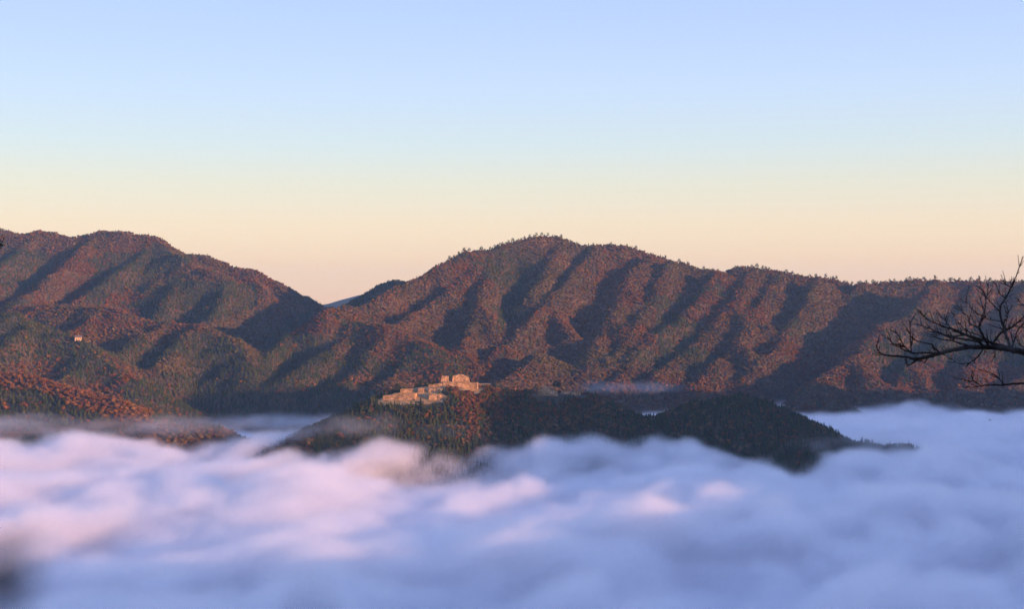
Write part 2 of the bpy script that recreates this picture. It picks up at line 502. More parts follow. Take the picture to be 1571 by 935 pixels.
def bare_tree(seed, base=ICO1):
    """half bare autumn crown: twigs as thin blades with few leaves"""
    rng = np.random.default_rng(seed)
    parts = [lump((0, 0, .9), (.45, .45, .42), rng, base, .4)]
    pts = rng.normal(size=(230, 3)); pts /= np.linalg.norm(pts, axis=1)[:, None]
    pts = pts*rng.uniform(.5, 1.0, (230, 1))*[.75, .75, .6] + [0, 0, .95]
    parts.append(quads(pts, .13, rng))
    return merge(parts)

SRC = {}
def src_collection(name, builders):
    c = bpy.data.collections.new(name)
    for i, (v, f) in enumerate(builders):
        me = mesh_np(f'{name}_{i}', v, f, smooth=False)
        me.materials.append(M_FOLIAGE)
        o = bpy.data.objects.new(f'{name}_{i:02d}', me)
        c.objects.link(o)
    return c
# variants 0-4 broadleaf, 5-7 conifer, 8-9 thin autumn crowns
crowns = src_collection('crowns', [broadleaf(s) for s in range(5)] + [conifer(s) for s in range(3)] + [bare_tree(s) for s in range(2)])

def scatter(name, pts, rot, scl, idx, cols, label):
    n = len(pts)
    me = bpy.data.meshes.new(name)
    me.vertices.add(n); me.vertices.foreach_set('co', np.asarray(pts, np.float32).ravel())
    a = me.attributes.new('tree_col', 'FLOAT_COLOR', 'POINT')
    a.data.foreach_set('color', np.concatenate([cols, np.ones((n, 1))], 1).astype(np.float32).ravel())
    a = me.attributes.new('tree_scl', 'FLOAT_VECTOR', 'POINT'); a.data.foreach_set('vector', np.asarray(scl, np.float32).ravel())
    a = me.attributes.new('tree_rot', 'FLOAT_VECTOR', 'POINT'); a.data.foreach_set('vector', np.asarray(rot, np.float32).ravel())
    a = me.attributes.new('tree_idx', 'INT', 'POINT'); a.data.foreach_set('value', np.asarray(idx, np.int32))
    o = link(name, me)
    g = bpy.data.node_groups.new(name, 'GeometryNodeTree')
    g.interface.new_socket('Geometry', in_out='INPUT', socket_type='NodeSocketGeometry')
    g.interface.new_socket('Geometry', in_out='OUTPUT', socket_type='NodeSocketGeometry')
    N = g.nodes; Lk = g.links
    gi = N.new('NodeGroupInput'); go = N.new('NodeGroupOutput')
    ci = N.new('GeometryNodeCollectionInfo'); ci.inputs['Collection'].default_value = crowns
    ci.inputs['Separate Children'].default_value = True; ci.inputs['Reset Children'].default_value = True
    iop = N.new('GeometryNodeInstanceOnPoints'); iop.inputs['Pick Instance'].default_value = True
    def na(nm, ty):
        q = N.new('GeometryNodeInputNamedAttribute'); q.data_type = ty; q.inputs['Name'].default_value = nm
        return next(s for s in q.outputs if s.enabled and s.name == 'Attribute')
    Lk.new(gi.outputs[0], iop.inputs['Points']); Lk.new(ci.outputs[0], iop.inputs['Instance'])
    Lk.new(na('tree_scl', 'FLOAT_VECTOR'), iop.inputs['Scale'])
    Lk.new(na('tree_rot', 'FLOAT_VECTOR'), iop.inputs['Rotation'])
    Lk.new(na('tree_idx', 'INT'), iop.inputs['Instance Index'])
    Lk.new(iop.outputs[0], go.inputs[0])
    md = o.modifiers.new('forest', 'NODES'); md.node_group = g
    tag(o, label, 'forest', kind='stuff')
    return o

def in_poly(px, py, poly):
    inside = np.zeros(px.shape, bool); n = len(poly)
    for i in range(n):
        x1, y1 = poly[i]; x2, y2 = poly[(i+1) % n]
        c = ((y1 > py) != (y2 > py)) & (px < (x2-x1)*(py-y1)/(y2-y1+1e-9)+x1)
        inside ^= c
    return inside

PAL = np.array([[.122, .055, .020], [.135, .070, .026], [.135, .088, .042], [.100, .066, .034], [.088, .052, .025], [.105, .084, .036]])
GREEN = np.array([[.032, .052, .018], [.044, .064, .021], [.055, .064, .021], [.027, .043, .018]])
# stands of cedar on the slopes (outlines in photo pixels, planted at their real place; the last one imitates shade)
CEDAR = [[(750, 388), (800, 380), (825, 390), (812, 450), (800, 490), (775, 510), (765, 470), (745, 430)],
         [(0, 395), (50, 380), (80, 400), (60, 440), (0, 470)],
         [(155, 400), (240, 375), (270, 400), (200, 440), (150, 470), (120, 465)],
         [(-20, 484), (60, 495), (140, 530), (175, 565), (150, 580), (60, 566), (-20, 560)],
         [(300, 430), (400, 440), (380, 490), (240, 500), (200, 470), (240, 440)],
         [(290, 520), (350, 520), (385, 560), (340, 600), (280, 570)],
         [(-20, 602), (60, 604), (130, 625), (200, 655), (150, 690), (-20, 690)],
         [(530, 640), (590, 620), (640, 620), (668, 650), (690, 730), (480, 730), (490, 670)],
         [(1010, 480), (1080, 500), (1060, 540), (1020, 560), (1000, 520)],
         [(1330, 520), (1380, 550), (1400, 590), (1350, 570)],
         [(400, 520), (520, 520), (500, 570), (420, 600)],
         [(190, 588), (300, 575), (430, 570), (560, 590), (590, 640), (190, 660)]]  # dark cedars put over the valley slopes to imitate their shade

def species(x, y, z):
    px = CX + x/y*F_PX; py = CY - z/y*F_PX
    n = len(x)
    jx = px + fbm(x, y, 60, 3, 101)*26; jy = py + fbm(x, y, 60, 3, 131)*18
    ev = np.zeros(n)
    for poly in CEDAR: ev = np.maximum(ev, in_poly(jx, jy, poly)*.88)
    patch = fbm(x, y, 230, 4, 201)
    ev = np.maximum(ev, np.clip((patch-.17)*9, 0, .85))
    ev = np.maximum(ev, .10)
    cast = (y < 1502) & (px > 430)
    rim = (y < 1720) & in_poly(px, py, [(-60, 530), (30, 550), (110, 575), (235, 632), (225, 664), (130, 632), (60, 602), (-60, 596)])
    ev = np.where(rim, .0, ev)
    ev = np.where(cast & (px > 730), np.maximum(ev, .55), ev)
    ev = np.where(cast & (px > 960), .8, ev)
    return ev, px, py

def plant(name, xa, xb, ya, yb, spacing, hf, label, smin, smax, zmin=-175):
    nx = int((xb-xa)/spacing); ny = int((yb-ya)/spacing)
    X, Y = np.meshgrid(np.arange(nx)*spacing+xa, np.arange(ny)*spacing+ya)
    X = X + (np.arange(ny) % 2)[:, None]*spacing*.5
    x = X.ravel() + RNG.uniform(-.42, .42, X.size)*spacing; y = Y.ravel() + RNG.uniform(-.42, .42, X.size)*spacing
    z = hf(x, y)
    e = 12.0
    gx = (hf(x+e, y)-hf(x-e, y))/(2*e); gy = (hf(x, y+e)-hf(x, y-e))/(2*e)
    px = CX + x/y*F_PX
    # keep what faces the camera's side of the range, or is just over a crest
    face = gx*x/y + gy - z/y
    zb = np.maximum.reduce([hf(x - x/y*q, y - q) + z*0 for q in (25, 60, 110)])
    hidden = (face < -.03) & (zb > z + 28)
    keep = (px > -170) & (px < 1740) & (z > zmin) & ~hidden
    x, y, z = x[keep], y[keep], z[keep]
    for cx_, cy_, r_ in CLEAR:
        k = np.hypot(x-cx_, (y-cy_)) > r_
        x, y, z = x[k], y[k], z[k]
    n = len(x)
    ev, px, py = species(x, y, z)
    is_ev = RNG.uniform(0, 1, n) < ev
    bare = ~is_ev & (RNG.uniform(0, 1, n) < .25)
    idx = np.where(is_ev, RNG.integers(5, 8, n), np.where(bare, RNG.integers(8, 10, n), RNG.integers(0, 5, n)))
    tone = np.clip(.45 + fbm(x, y, 150, 4, 301)*1.5 + fbm(x, y, 420, 2, 331)*.7 + RNG.normal(0, .15, n), 0, .999)
    col = PAL[(tone*len(PAL)).astype(int)]
    rim = (y < 1720) & (y > 1440) & (px < 260)
    col = np.where(rim[:, None], PAL[np.clip((tone*3).astype(int), 0, 1)]*1.05, col)
    col = np.where(is_ev[:, None], GREEN[RNG.integers(0, 4, n)], col)
    col = np.clip(col * RNG.uniform(.75, 1.25, (n, 1)) * (1 + RNG.normal(0, .07, (n, 3))), .008, .6)
    s = RNG.uniform(smin, smax, n) * np.where(is_ev, 1.0, 1)
    scl = np.stack([s, s, s*RNG.uniform(.8, 1.25, n)], 1)
    rot = np.stack([RNG.normal(0, .06, n), RNG.normal(0, .06, n), RNG.uniform(0, 6.28, n)], 1)
    print(name, n)
    return scatter(name, np.stack([x, y, z-.6*s*.4], 1), rot, scl, idx, col, label)

# ------------------------------------------------------------------ castle ruins (positions first: the woods keep clear of them)
CLEAR = []
def clear_px(px, py, d, r):
    x, y, z = P(px, py, d); CLEAR.append((x, y, r))

# each: name, label, photo px left/right, top py left/right, bottom py, d left/right, depth(m), jagged top
WALLS = [
 ('stone_wall', 'long low rampart of pale stone at the bottom left end of the ruins', 585, 637, 608.6, 604.8, 616.5, 1409, 1402, 15, .5, 1),
 ('stone_wall', 'short stone rampart with a slanting right end at the foot of the ruins', 656, 677, 605.4, 607.2, 615.5, 1402, 1400, 12, .5, 1),
 ('stone_wall', 'second tier wall left of the shadowed gateway gaps', 612, 633, 598.6, 597.6, 606, 1422, 1421, 10, .4, 0),
 ('stone_wall', 'square stone block between the two dark gateway gaps', 639, 651, 597.2, 596.8, 606, 1421, 1420, 10, .4, 0),
 ('stone_wall', 'second tier wall right of the gateway gaps', 655.5, 668, 597.0, 597.0, 605, 1420, 1419, 10, .4, 0),
 ('stone_wall', 'recessed wall closing the two dark gateway gaps', 628, 660, 599.6, 599.4, 606, 1433, 1432, 4, .3, 0),
 ('stone_wall', 'thin ledge of stone between the lowest rampart and the second tier', 602, 640, 604.8, 603.6, 608.5, 1419, 1417, 4, .4, 1),
 ('stone_wall', 'narrow stepped wall below the left summit block', 655, 678, 591.2, 589.6, 599, 1433, 1431, 9, .5, 1),
 ('stone_wall', 'wide terrace wall carrying the two summit blocks', 677, 733, 587.2, 588.8, 597, 1440, 1437, 16, .5, 1),
 ('stone_wall', 'small square summit block left of the notch', 674.8, 688.8, 578.2, 578.2, 590, 1446, 1445, 9, .35, 0),
 ('stone_wall', 'tall broken summit block highest of the ruins', 692, 720.5, 576.6, 578.6, 590, 1447, 1446, 10, .8, 2),
 ('stone_wall', 'upper tier of weathered stone on the dark middle of the ridge', 828, 851, 594.8, 596.4, 604, 1442, 1440, 9, .6, 1),
 ('stone_wall', 'lower tier of weathered stone on the dark middle of the ridge', 824, 857, 601.0, 603.0, 609, 1428, 1427, 9, .6, 1),
 ('stone_wall', 'right hand low rampart at the dark end of the ruins', 859, 892, 601.4, 604.0, 610, 1438, 1436, 9, .6, 1),
]
for w in WALLS:
    n = max(2, int((w[3]-w[2])/8))
    for i in range(n+1):
        u = i/n
        x, y, z = P(w[2]+(w[3]-w[2])*u, 600, w[7]*(1-u)+w[8]*u)
        CLEAR.append((x, y-1, 4)); CLEAR.append((x, y+6, 7)); CLEAR.append((x, y-6, 4))

forest_far = plant('mountain_forest', -1500, 1600, 1510, 3330, 4.9, h_far, 'autumn forest of rust brown crowns and cedars over the mountains', 1.75, 3.3)
forest_near = plant('castle_hill_forest', -715, 515, 1200, 1500, 3.5, h_near, 'dark mixed wood of cedars and russet trees covering the castle hill', 1.7, 3.1)

def wall_mesh(w, seed):
    _, _, pa, pb, ta, tb, bot, da, db, depth, rough, stepped = w
    rng = np.random.default_rng(seed)
    A = np.array(P(pa, ta, da)); B = np.array(P(pb, tb, db))
    za = P(pa, bot, da)[2] - 5; L = np.linalg.norm((B-A)[:2]); u = (B-A)[:2]/L; nrm = np.array([u[1], -u[0]])
    if nrm[1] > 0: nrm = -nrm
    n = max(6, int(L/1.6)); m = 6
    batter = .22
    tops = np.linspace(A[2], B[2], n+1)
    st = np.round(fbm(np.arange(n+1)*1.0, np.full(n+1, seed*3.3), 4, 2, seed)*2)*rough*(.9 if stepped else .5)
    if stepped == 2:
        q = np.arange(n+1)/n
        st = np.where(q < .1, -.7, np.where(q < .3, 0, np.where(q < .66, 1.0, np.where(q < .86, 0, -1.0)))) + st*.3
    tops = tops + st
    rows = []
    def ring_pts(off_front, z_off):
        pass
    V = []; Fc = []
    def pt(i, j, side):
        t = i/n; h = tops[i]-za; zz = za + h*j/m
        inset = batter*(h*j/m)
        base = A[:2] + u*(t*L)
        # ends batter inwards too
        base = base + u*((1 if t < .5 else -1) * .55 * inset * (abs(2*t-1))**3)
        c = base + nrm*(-inset if side == 0 else -(depth+batter*8) + inset)
        jit = rng.normal(0, .09, 2) if 0 < j < m else 0
        return [c[0]+(jit[0] if j and j < m else 0), c[1]+(jit[1] if j and j < m else 0), zz]
    F0 = [[pt(i, j, 0) for j in range(m+1)] for i in range(n+1)]
    B0 = [[pt(i, j, 1) for j in range(m+1)] for i in range(n+1)]
    for i in range(n+1):
        V += F0[i]
    off = len(V)
    for i in range(n+1):
        V += B0[i]
    s = m+1
    for i in range(n):
        for j in range(m):
            a = i*s+j
            Fc.append([a, a+s, a+s+1, a+1]); b = off+a; Fc.append([b, b+1, b+s+1, b+s])
    for j in range(m):
        Fc.append([j, j+1, off+j+1, off+j]); a = n*s+j; b = off+n*s+j; Fc.append([a, b, b+1, a+1])
    top = []
    for i in range(n):
        a = i*s+m; b = off+i*s+m; top.append([a, a+s, b+s, b])
    V = np.array(V)
    me = mesh_np('stone_wall', V, np.array(Fc), smooth=False)
    # the grassed top is its own mesh, 3 cm proud
    tv = []; tf = []
    for i in range(n+1):
        a = V[i*s+m].copy(); b = V[off+i*s+m].copy(); m_ = (a+b)/2
        a2 = a + (m_-a)*.05; b2 = b + (m_-b)*.05
        for q, (p, dz) in enumerate(((a2, .03), (a2, .3), (m_, .45), (b2, .3), (b2, .03))): tv.append(p + [0, 0, dz+(rng.uniform(0, .2) if 0 < q < 4 else 0)])
    for i in range(n):
        for q in range(4):
            a = i*5+q; tf.append([a, a+5, a+6, a+1])
    tm = mesh_np('grass_top', np.array(tv), np.array(tf))
    return me, tm
for k, w in enumerate(WALLS):
    me, tm = wall_mesh(w, 11+k)
    o = link(w[0], me, M_STONE)
    tag(o, w[1], 'stone wall', 'ruined castle ramparts along the ridge', 'thing')
    link('grass_top', tm, M_GRASS, parent=o)

# pale dry grass on the terraces between the walls
gx0, gx1, gy0, gy1 = -150, 18, 1396, 1466
nx, ny = 85, 36
GX, GY = np.meshgrid(np.linspace(gx0, gx1, nx), np.linspace(gy0, gy1, ny))
near = np.full(GX.shape, 1e9)
for cx_, cy_, r_ in CLEAR: near = np.minimum(near, np.hypot(GX-cx_, GY-cy_) - r_)
near += fbm(GX, GY, 9, 3, 61)*5
GZ = h_near(GX, GY) + .22 + .12*fbm(GX, GY, 3, 2, 5)
gi_ = np.arange(nx*ny).reshape(ny, nx)
gf = np.stack([gi_[:-1, :-1], gi_[:-1, 1:], gi_[1:, 1:], gi_[1:, :-1]], -1).reshape(-1, 4)
gf = gf[(near.ravel()[gf] < 1.5).all(1)]
tag(link('grass', mesh_np('grass', np.stack([GX, GY, GZ], -1).reshape(-1, 3), gf), M_GRASS), 'dry grass covering the terraces between the ruined walls', kind='structure')

# ------------------------------------------------------------------ individual trees
def cyl(p0, p1, r0, r1, n=6):
    p0 = np.array(p0, float); p1 = np.array(p1, float); d = p1-p0; d /= np.linalg.norm(d)+1e-9
    a = np.cross(d, [0.3, .9, .2]); a /= np.linalg.norm(a); b = np.cross(d, a)
    an = np.arange(n)*2*np.pi/n
    c = np.cos(an)[:, None]*a + np.sin(an)[:, None]*b
    v = np.concatenate([p0+c*r0, p1+c*r1])
    f = np.array([[i, (i+1) % n, n+i] for i in range(n)] + [[(i+1) % n, n+(i+1) % n, n+i] for i in range(n)])
    return v, f

def pine_meshes(seed, H=9.0, spread=3.2, umbrella=True, leaves=420):
    rng = np.random.default_rng(seed)
    tp = []; lp = []; pts = []
    lean = rng.normal(0, .08, 2)
    prev = np.array([0, 0, -1.5]); segs = 5
    for i in range(1, segs+1):
        q = np.array([lean[0]*H*i/segs + rng.normal(0, .12), lean[1]*H*i/segs + rng.normal(0, .12), H*.93*i/segs])
        tp.append(cyl(prev, q, .26*(1-.75*(i-1)/segs), .26*(1-.75*i/segs), 6)); prev = q
    levels = 5 if umbrella else 8
    for L in range(levels):
        z = H*((.5 if umbrella else .22) + (.5 if umbrella else .76)*L/(levels-1)); w = spread*(1-.45*L/(levels-1)) if umbrella else spread*(1-.85*L/(levels-1))
        for b in range(4):
            a = rng.uniform(0, 6.28); r = w*rng.uniform(.4, 1)
            c = np.array([lean[0]*z + r*math.cos(a), lean[1]*z + r*math.sin(a), z + rng.uniform(0, .5)])
            tp.append(cyl([lean[0]*z, lean[1]*z, z-.5], c, .07, .03, 4))
            lp.append(lump(c, (w*.33, w*.33, w*.17), rng, ICO1, .3))
            n = rng.normal(size=(leaves//(levels*4), 3)); n /= np.linalg.norm(n, axis=1)[:, None]
            pts.append(c + n*[w*.42, w*.42, w*.24]*rng.uniform(.7, 1.15, (len(n), 1)))
    lp.append(quads(np.concatenate(pts), .32 if umbrella else .28, rng))
    tv, tf = merge(tp); cv, cf = merge(lp)
    return mesh_np('trunk', tv, tf), mesh_np('crown', cv, cf, smooth=False)

def make_tree(name, loc, tm, cm, mat, label, cat, group=None, s=1.0, rz=0.0):
    r = link(name, None, loc=loc); r.scale = (s, s, s); r.rotation_euler = (0, 0, rz)
    tag(r, label, cat, group)
    link('trunk', tm, M_TRUNK, parent=r); link('crown', cm, mat, parent=r)
    return r
def copy_thing(o, loc, s, rz):
    r = o.copy(); COL.objects.link(r); r.location = loc; r.scale = (s, s, s); r.rotation_euler = (0, 0, rz)
    for ch in o.children:
        c = ch.copy(); COL.objects.link(c); c.parent = r
    return r

# pines along the skyline of the main range
def crest_point(px):
    """highest line of sight for a pixel column on the main range"""
    y = np.arange(2200, 2950, 4.0); x = (px-CX)/F_PX*y
    z = h_far(x, y); k = int(np.argmax(z/y)); return x[k], y[k], z[k]
proto = []
pines = [pine_meshes(s, H=9, spread=3.4, leaves=300) for s in range(4)]
rr = random.Random(5)
cols_ = []
px = 690.0
while px < 1571:
    dens = 5.5 if px < 835 else (17 if px < 1130 else (6.0 if 1290 < px < 1480 else 8.5))
    cols_.append(px); px += dens*rr.uniform(.5, 1.6)
for i, px in enumerate(cols_):
    x, y, z = crest_point(px)
    y += rr.uniform(-6, 6)
    z = ground_z(x, y)
    s = rr.uniform(.5, 1.1)
    if i < 4:
        tm, cm = pines[i]
        proto.append(make_tree('ridge_pine', (x, y, z), tm, cm, M_PINE, 'small dark flat crowned pine standing on the skyline of the main range', 'pine tree', 'pines along the skyline of the main range', s, rr.uniform(0, 6.28)))
    else:
        copy_thing(proto[rr.randrange(4)], (x, y, z), s, rr.uniform(0, 6.28))

def castle_tree(px, py_base, d, H, spread, mat, label, umb=False, seed=0, leaves=900):
    x, y, z = P(px, py_base, d)
    tm, cm = pine_meshes(seed, H, spread, umb, leaves)
    make_tree('pine_tree' if mat is M_PINE else 'autumn_tree', (x, y, z), tm, cm, mat, label, 'tree')
castle_tree(647, 597, 1452, 9, 4.2, M_PINE, 'large round dark tree behind the middle tier of the ruins', True, 21)
castle_tree(612, 602, 1440, 8.5, 3.6, M_PINE, 'dark tree at the left end behind the second tier wall', True, 22)
castle_tree(853, 601, 1456, 10.5, 4.6, M_PINE, 'lone dark broad crowned pine standing above the ridge right of the ruins', True, 23)
castle_tree(664, 592, 1455, 5, 3, M_RUST, 'small russet tree between the round dark tree and the summit blocks', True, 24)
castle_tree(599, 606, 1436, 5, 3, M_RUST, 'small russet tree behind the lowest rampart', True, 25)

# ------------------------------------------------------------------ small things among the ruins and on the slopes
def hit(px, py, y0=1200, y1=3300):
    y = np.arange(y0, y1, 3.0); x = (px-CX)/F_PX*y; z = (CY-py)/F_PX*y
    g = np.where(y < 1500, h_near(x, y), h_far(x, y)); k = np.nonzero(g > z)[0]
    k = k[0] if len(k) else len(y)-1
    return x[k], y[k], g[k]

def box(cx_, cy_, cz_, sx, sy, sz):
    v = np.array([(cx_+i*sx/2, cy_+j*sy/2, cz_+k*sz/2) for i in (-1, 1) for j in (-1, 1) for k in (-1, 1)])
    f = np.array([(0, 1, 3, 2), (4, 6, 7, 5), (0, 4, 5, 1), (2, 3, 7, 6), (0, 2, 6, 4), (1, 5, 7, 3)])
    return v, np.concatenate([f[:, [0, 1, 2]], f[:, [0, 2, 3]]])

M_PLASTER = noise_mat('plaster', (.38, .27, .18), (.46, .33, .22), .6)
M_TILE = noise_mat('roof_tile', (.07, .07, .075), (.12, .11, .11), 1.2)
M_WOOD = noise_mat('weathered_wood', (.30, .25, .19), (.42, .36, .28), 1.5)
M_GLASSD = noise_mat('window_dark', (.02, .022, .025), (.03, .03, .035), 1, rough=.3)

hx, hy, hz = hit(120, 523, 1700)
house = link('house', None, loc=(hx, hy, hz)); house.rotation_euler = (0, 0, R(20))
tag(house, 'tiny pale farmhouse catching the sun among red trees on the left slopes', 'house')
link('wall', mesh_np('wall', *box(0, 0, 1.6, 10, 6.5, 6.2), smooth=False), M_PLASTER, parent=house)
rv = np.array([(-5.6, -4, 4.6), (5.6, -4, 4.6), (5.6, 4, 4.6), (-5.6, 4, 4.6), (-5.6, 0, 7.2), (5.6, 0, 7.2), (-5.6, -4, 4.45), (5.6, -4, 4.45), (5.6, 4, 4.45), (-5.6, 4, 4.45)])
rf = np.array([(0, 1, 5), (0, 5, 4), (2, 3, 4), (2, 4, 5), (0, 4, 3), (1, 2, 5), (6, 8, 7), (6, 9, 8), (0, 6, 7), (0, 7, 1), (2, 8, 9), (2, 9, 3), (1, 7, 8), (1, 8, 2), (3, 9, 6), (3, 6, 0)])
link('roof', mesh_np('roof', rv, rf, smooth=False), M_TILE, parent=house)
for wx_ in (-3.2, 0, 3.2):
    link('window', mesh_np('window', *box(wx_, -3.27, 2.8, 1.4, .08, 1.2), smooth=False), M_GLASSD, parent=house)

px_, py_, pz_ = P(633.6, 598, 1426)
pole = link('flagpole', mesh_np('flagpole', *merge([cyl((0, 0, -1), (0, 0, 4.4), .13, .08, 8), lump((0, 0, 4.45), (.14, .14, .14), np.random.default_rng(1), ICO1, 0)])), M_WOOD, loc=(px_, py_, pz_))
tag(pole, 'thin pale pole standing on the second tier of the ruins', 'pole')

fence = link('railing', None, loc=P(743, 590.5, 1441))
tag(fence, 'pale wooden rail along the path right of the wide terrace wall', 'railing')
for dz in (.95, .45):
    link('rail', mesh_np('rail', *cyl((-6.5, 0, dz+.1), (6.5, .6, dz-.1), .10, .10, 6)), M_WOOD, parent=fence)
for i in range(8):
    q = -6.3+i*1.8
    link('post', mesh_np('post', *cyl((q, q*.046+.3, -1.2), (q, q*.046+.3, 1.15), .09, .08, 6)), M_WOOD, parent=fence)

# ------------------------------------------------------------------ bare trees close to the camera
def zp(q):   # traced in an enlargement of the photo's right edge
    return (1320 + q[0]/3.896, 380 + q[1]/3.896)
def tube(pts, radii, n=7):
    pts = np.array(pts, float); parts = []
    m = len(pts); an = np.arange(n)*2*np.pi/n; rings = []
    for i in range(m):
        d = pts[min(i+1, m-1)] - pts[max(i-1, 0)]; d /= np.linalg.norm(d)+1e-9
        a = np.cross(d, [.1, 1, .05]); a /= np.linalg.norm(a); b = np.cross(d, a)
        rings.append(pts[i] + radii[i]*(np.cos(an)[:, None]*a + np.sin(an)[:, None]*b))
    V = np.concatenate(rings + [[pts[-1]]]); F = []
    for i in range(m-1):
        for j in range(n):
            p = i*n+j; q = i*n+(j+1) % n
            F += [[p, q, q+n], [p, q+n, p+n]]
    for j in range(n): F.append([(m-1)*n+j, (m-1)*n+(j+1) % n, m*n])
    return V, np.array(F)
def smooth_path(p, k=5):
    p = np.array(p, float); out = []
    for i in range(len(p)-1):
        p0, p1, p2, p3 = p[max(i-1, 0)], p[i], p[i+1], p[min(i+2, len(p)-1)]
        for j in range(k):
            t = j/k
            out.append(.5*((2*p1)+(-p0+p2)*t+(2*p0-5*p1+4*p2-p3)*t*t+(-p0+3*p1-3*p2+p3)*t**3))
    out.append(p[-1]); return np.array(out)

D_TREE = 14.0
brng = np.random.default_rng(3)
def depth_at(px, py):      # gentle depth variation shared by all branches, so joints still meet
    return D_TREE + .9*math.sin(px*.021+1) + .7*math.sin(py*.033) + .4*math.sin((px+py)*.05)
def branch_mesh(lines, twigs=True):
    parts = []
    for pts, w0, w1 in lines:
        sp_ = smooth_path(pts, 5); m = len(sp_)
        w = np.linspace(w0, w1, m) * (1.22 if twigs else 1.0)
        P3 = []
        for i, (a, b) in enumerate(sp_):
            j = brng.normal(0, .35, 2) if 0 < i < m-1 else 0*brng.normal(0, 1, 2)
            P3.append(P(a+j[0], b+j[1], depth_at(a, b)))
        rad = w/2/F_PX*D_TREE
        parts.append(tube(P3, rad))
        L = np.abs(np.diff(sp_, axis=0)).sum()
        if twigs:
            for q in range(int(L/10)):
                i = brng.integers(1, m-1); a, b = sp_[i]; d = sp_[i]-sp_[i-1]; d /= np.linalg.norm(d)+1e-9
                ang = brng.choice([-1, 1])*brng.uniform(.5, 1.0); c, s_ = math.cos(ang), math.sin(ang)
                e = np.array([d[0]*c-d[1]*s_, d[0]*s_+d[1]*c]) + [0, -.3]
                ln = brng.uniform(4, 15); dd = depth_at(a, b)
                e2 = e + [brng.normal(0, .25), -.35]
                t3 = [P(a, b, dd), P(a+e[0]*ln*.5, b+e[1]*ln*.5, dd+brng.normal(0, .03)), P(a+e[0]*ln*.5+e2[0]*ln*.5, b+e[1]*ln*.5+e2[1]*ln*.5, dd+brng.normal(0, .05))]
                parts.append(tube(t3, [.0045, .0035, .0022], 5))
                parts.append(lump(t3[-1], (.0042, .0042, .007), brng, ICO1, .1))
        parts.append(lump(P3[-1], (.005, .005, .008), brng, ICO1, .1))
    return merge(parts)
Z = lambda *q: [zp(a) for a in q]
UP = [
 (list(reversed(Z((95,585),(110,620),(150,643),(270,655),(330,667),(400,655),(480,632),(560,612),(640,597),(740,595),(800,597),(900,610),(985,628)))), 8.4, 1.0),
 (list(reversed(Z((340,457),(430,490),(500,520),(560,530),(640,525),(720,548),(800,575),(900,600)))), 4.0, .9),
 (Z((740,590),(690,560),(600,545),(540,540),(480,515),(430,495),(412,470)), 3.2, .9),
 (Z((650,590),(560,560),(470,545),(430,520)), 2.4, .9),
 (Z((700,542),(640,525),(560,490),(480,465),(420,440),(380,410),(358,380)), 2.8, .9),
 (Z((720,560),(640,530),(590,510),(540,480),(500,430),(455,375)), 2.6, .9),
 (Z((480,632),(440,600),(430,580),(380,568),(320,550),(310,535)), 2.3, .9),
 (Z((470,634),(380,628),(310,630),(260,590),(190,570),(165,535)), 2.4, .9),
 (Z((306,630),(300,560),(298,460),(290,435)), 1.8, .8),
 (Z((262,592),(230,530),(210,500)), 1.5, .8),
 (Z((300,628),(240,600),(190,580)), 1.5, .8),
 (Z((345,666),(300,700),(275,695),(268,670)), 1.8, .8),
 (Z((400,655),(385,690),(365,675)), 1.6, .8),
 (Z((740,597),(700,655),(650,690),(590,692),(540,665),(500,640)), 2.0, .8),
 (Z((765,590),(735,530),(710,470),(740,380),(755,300),(768,210)), 3.0, .9),
 (Z((712,475),(660,460),(640,410),(600,370),(565,315)), 2.0, .8),
 (Z((740,410),(690,390),(640,330),(630,312)), 1.8, .8),
 (Z((741,378),(722,330),(710,290)), 1.4, .8),
 (Z((752,310),(750,290),(720,230),(708,170)), 1.7, .8),
 (Z((900,605),(870,520),(845,440),(835,360),(870,300),(905,235),(935,160),(972,55)), 3.6, 1.2),
 (Z((868,304),(830,270),(815,228)), 1.5, .8),
 (Z((903,240),(860,210),(840,165)), 1.5, .8),
 (Z((905,235),(918,180)), 1.5, .9),
 (Z((780,592),(830,520),(880,490),(940,450),(985,405)), 3.2, 1.8),
 (Z((880,490),(820,480),(770,460)), 1.7, .8),
 (Z((846,442),(770,430),(740,415)), 1.5, .8),
 (Z((800,590),(770,560),(740,540),(700,520),(640,500),(590,450),(560,400)), 2.2, .8),
 (Z((838,385),(780,330),(752,292)), 1.6, .8),
 (Z((852,460),(880,410),(880,370),(870,330)), 1.7, .8),
 (Z((880,490),(930,470),(985,480)), 1.6, 1.2),
 (Z((905,600),(930,520),(950,480),(985,440)), 1.9, 1.2),
 (Z((985,600),(950,580),(935,545)), 1.8, .9),
 (Z((985,350),(960,335),(945,312)), 1.4, .8),
 (Z((740,605),(745,625),(738,640)), 1.4, .8), (Z((800,600),(805,640),(785,680)), 1.4, .8),
]
LOW = [
 (Z((985,812),(920,815),(850,820),(780,822),(730,828),(690,835),(640,832)), 3.4, .9),
 (Z((855,818),(830,785),(790,755),(715,732)), 2.0, .8),
 (Z((725,830),(680,800),(665,770),(670,730)), 1.7, .8),
 (Z((680,800),(640,798),(605,785)), 1.5, .8),
 (Z((700,832),(665,815),(650,800)), 1.3, .8),
]
ROOT = [([(1573, 541.2), (1640, 552), (1740, 585), (1840, 640), (1905, 720)], 10.2, 22)]
ROOT2 = [([(1573, 588.4), (1650, 596), (1760, 625), (1850, 690), (1905, 790)], 3.4, 12)]
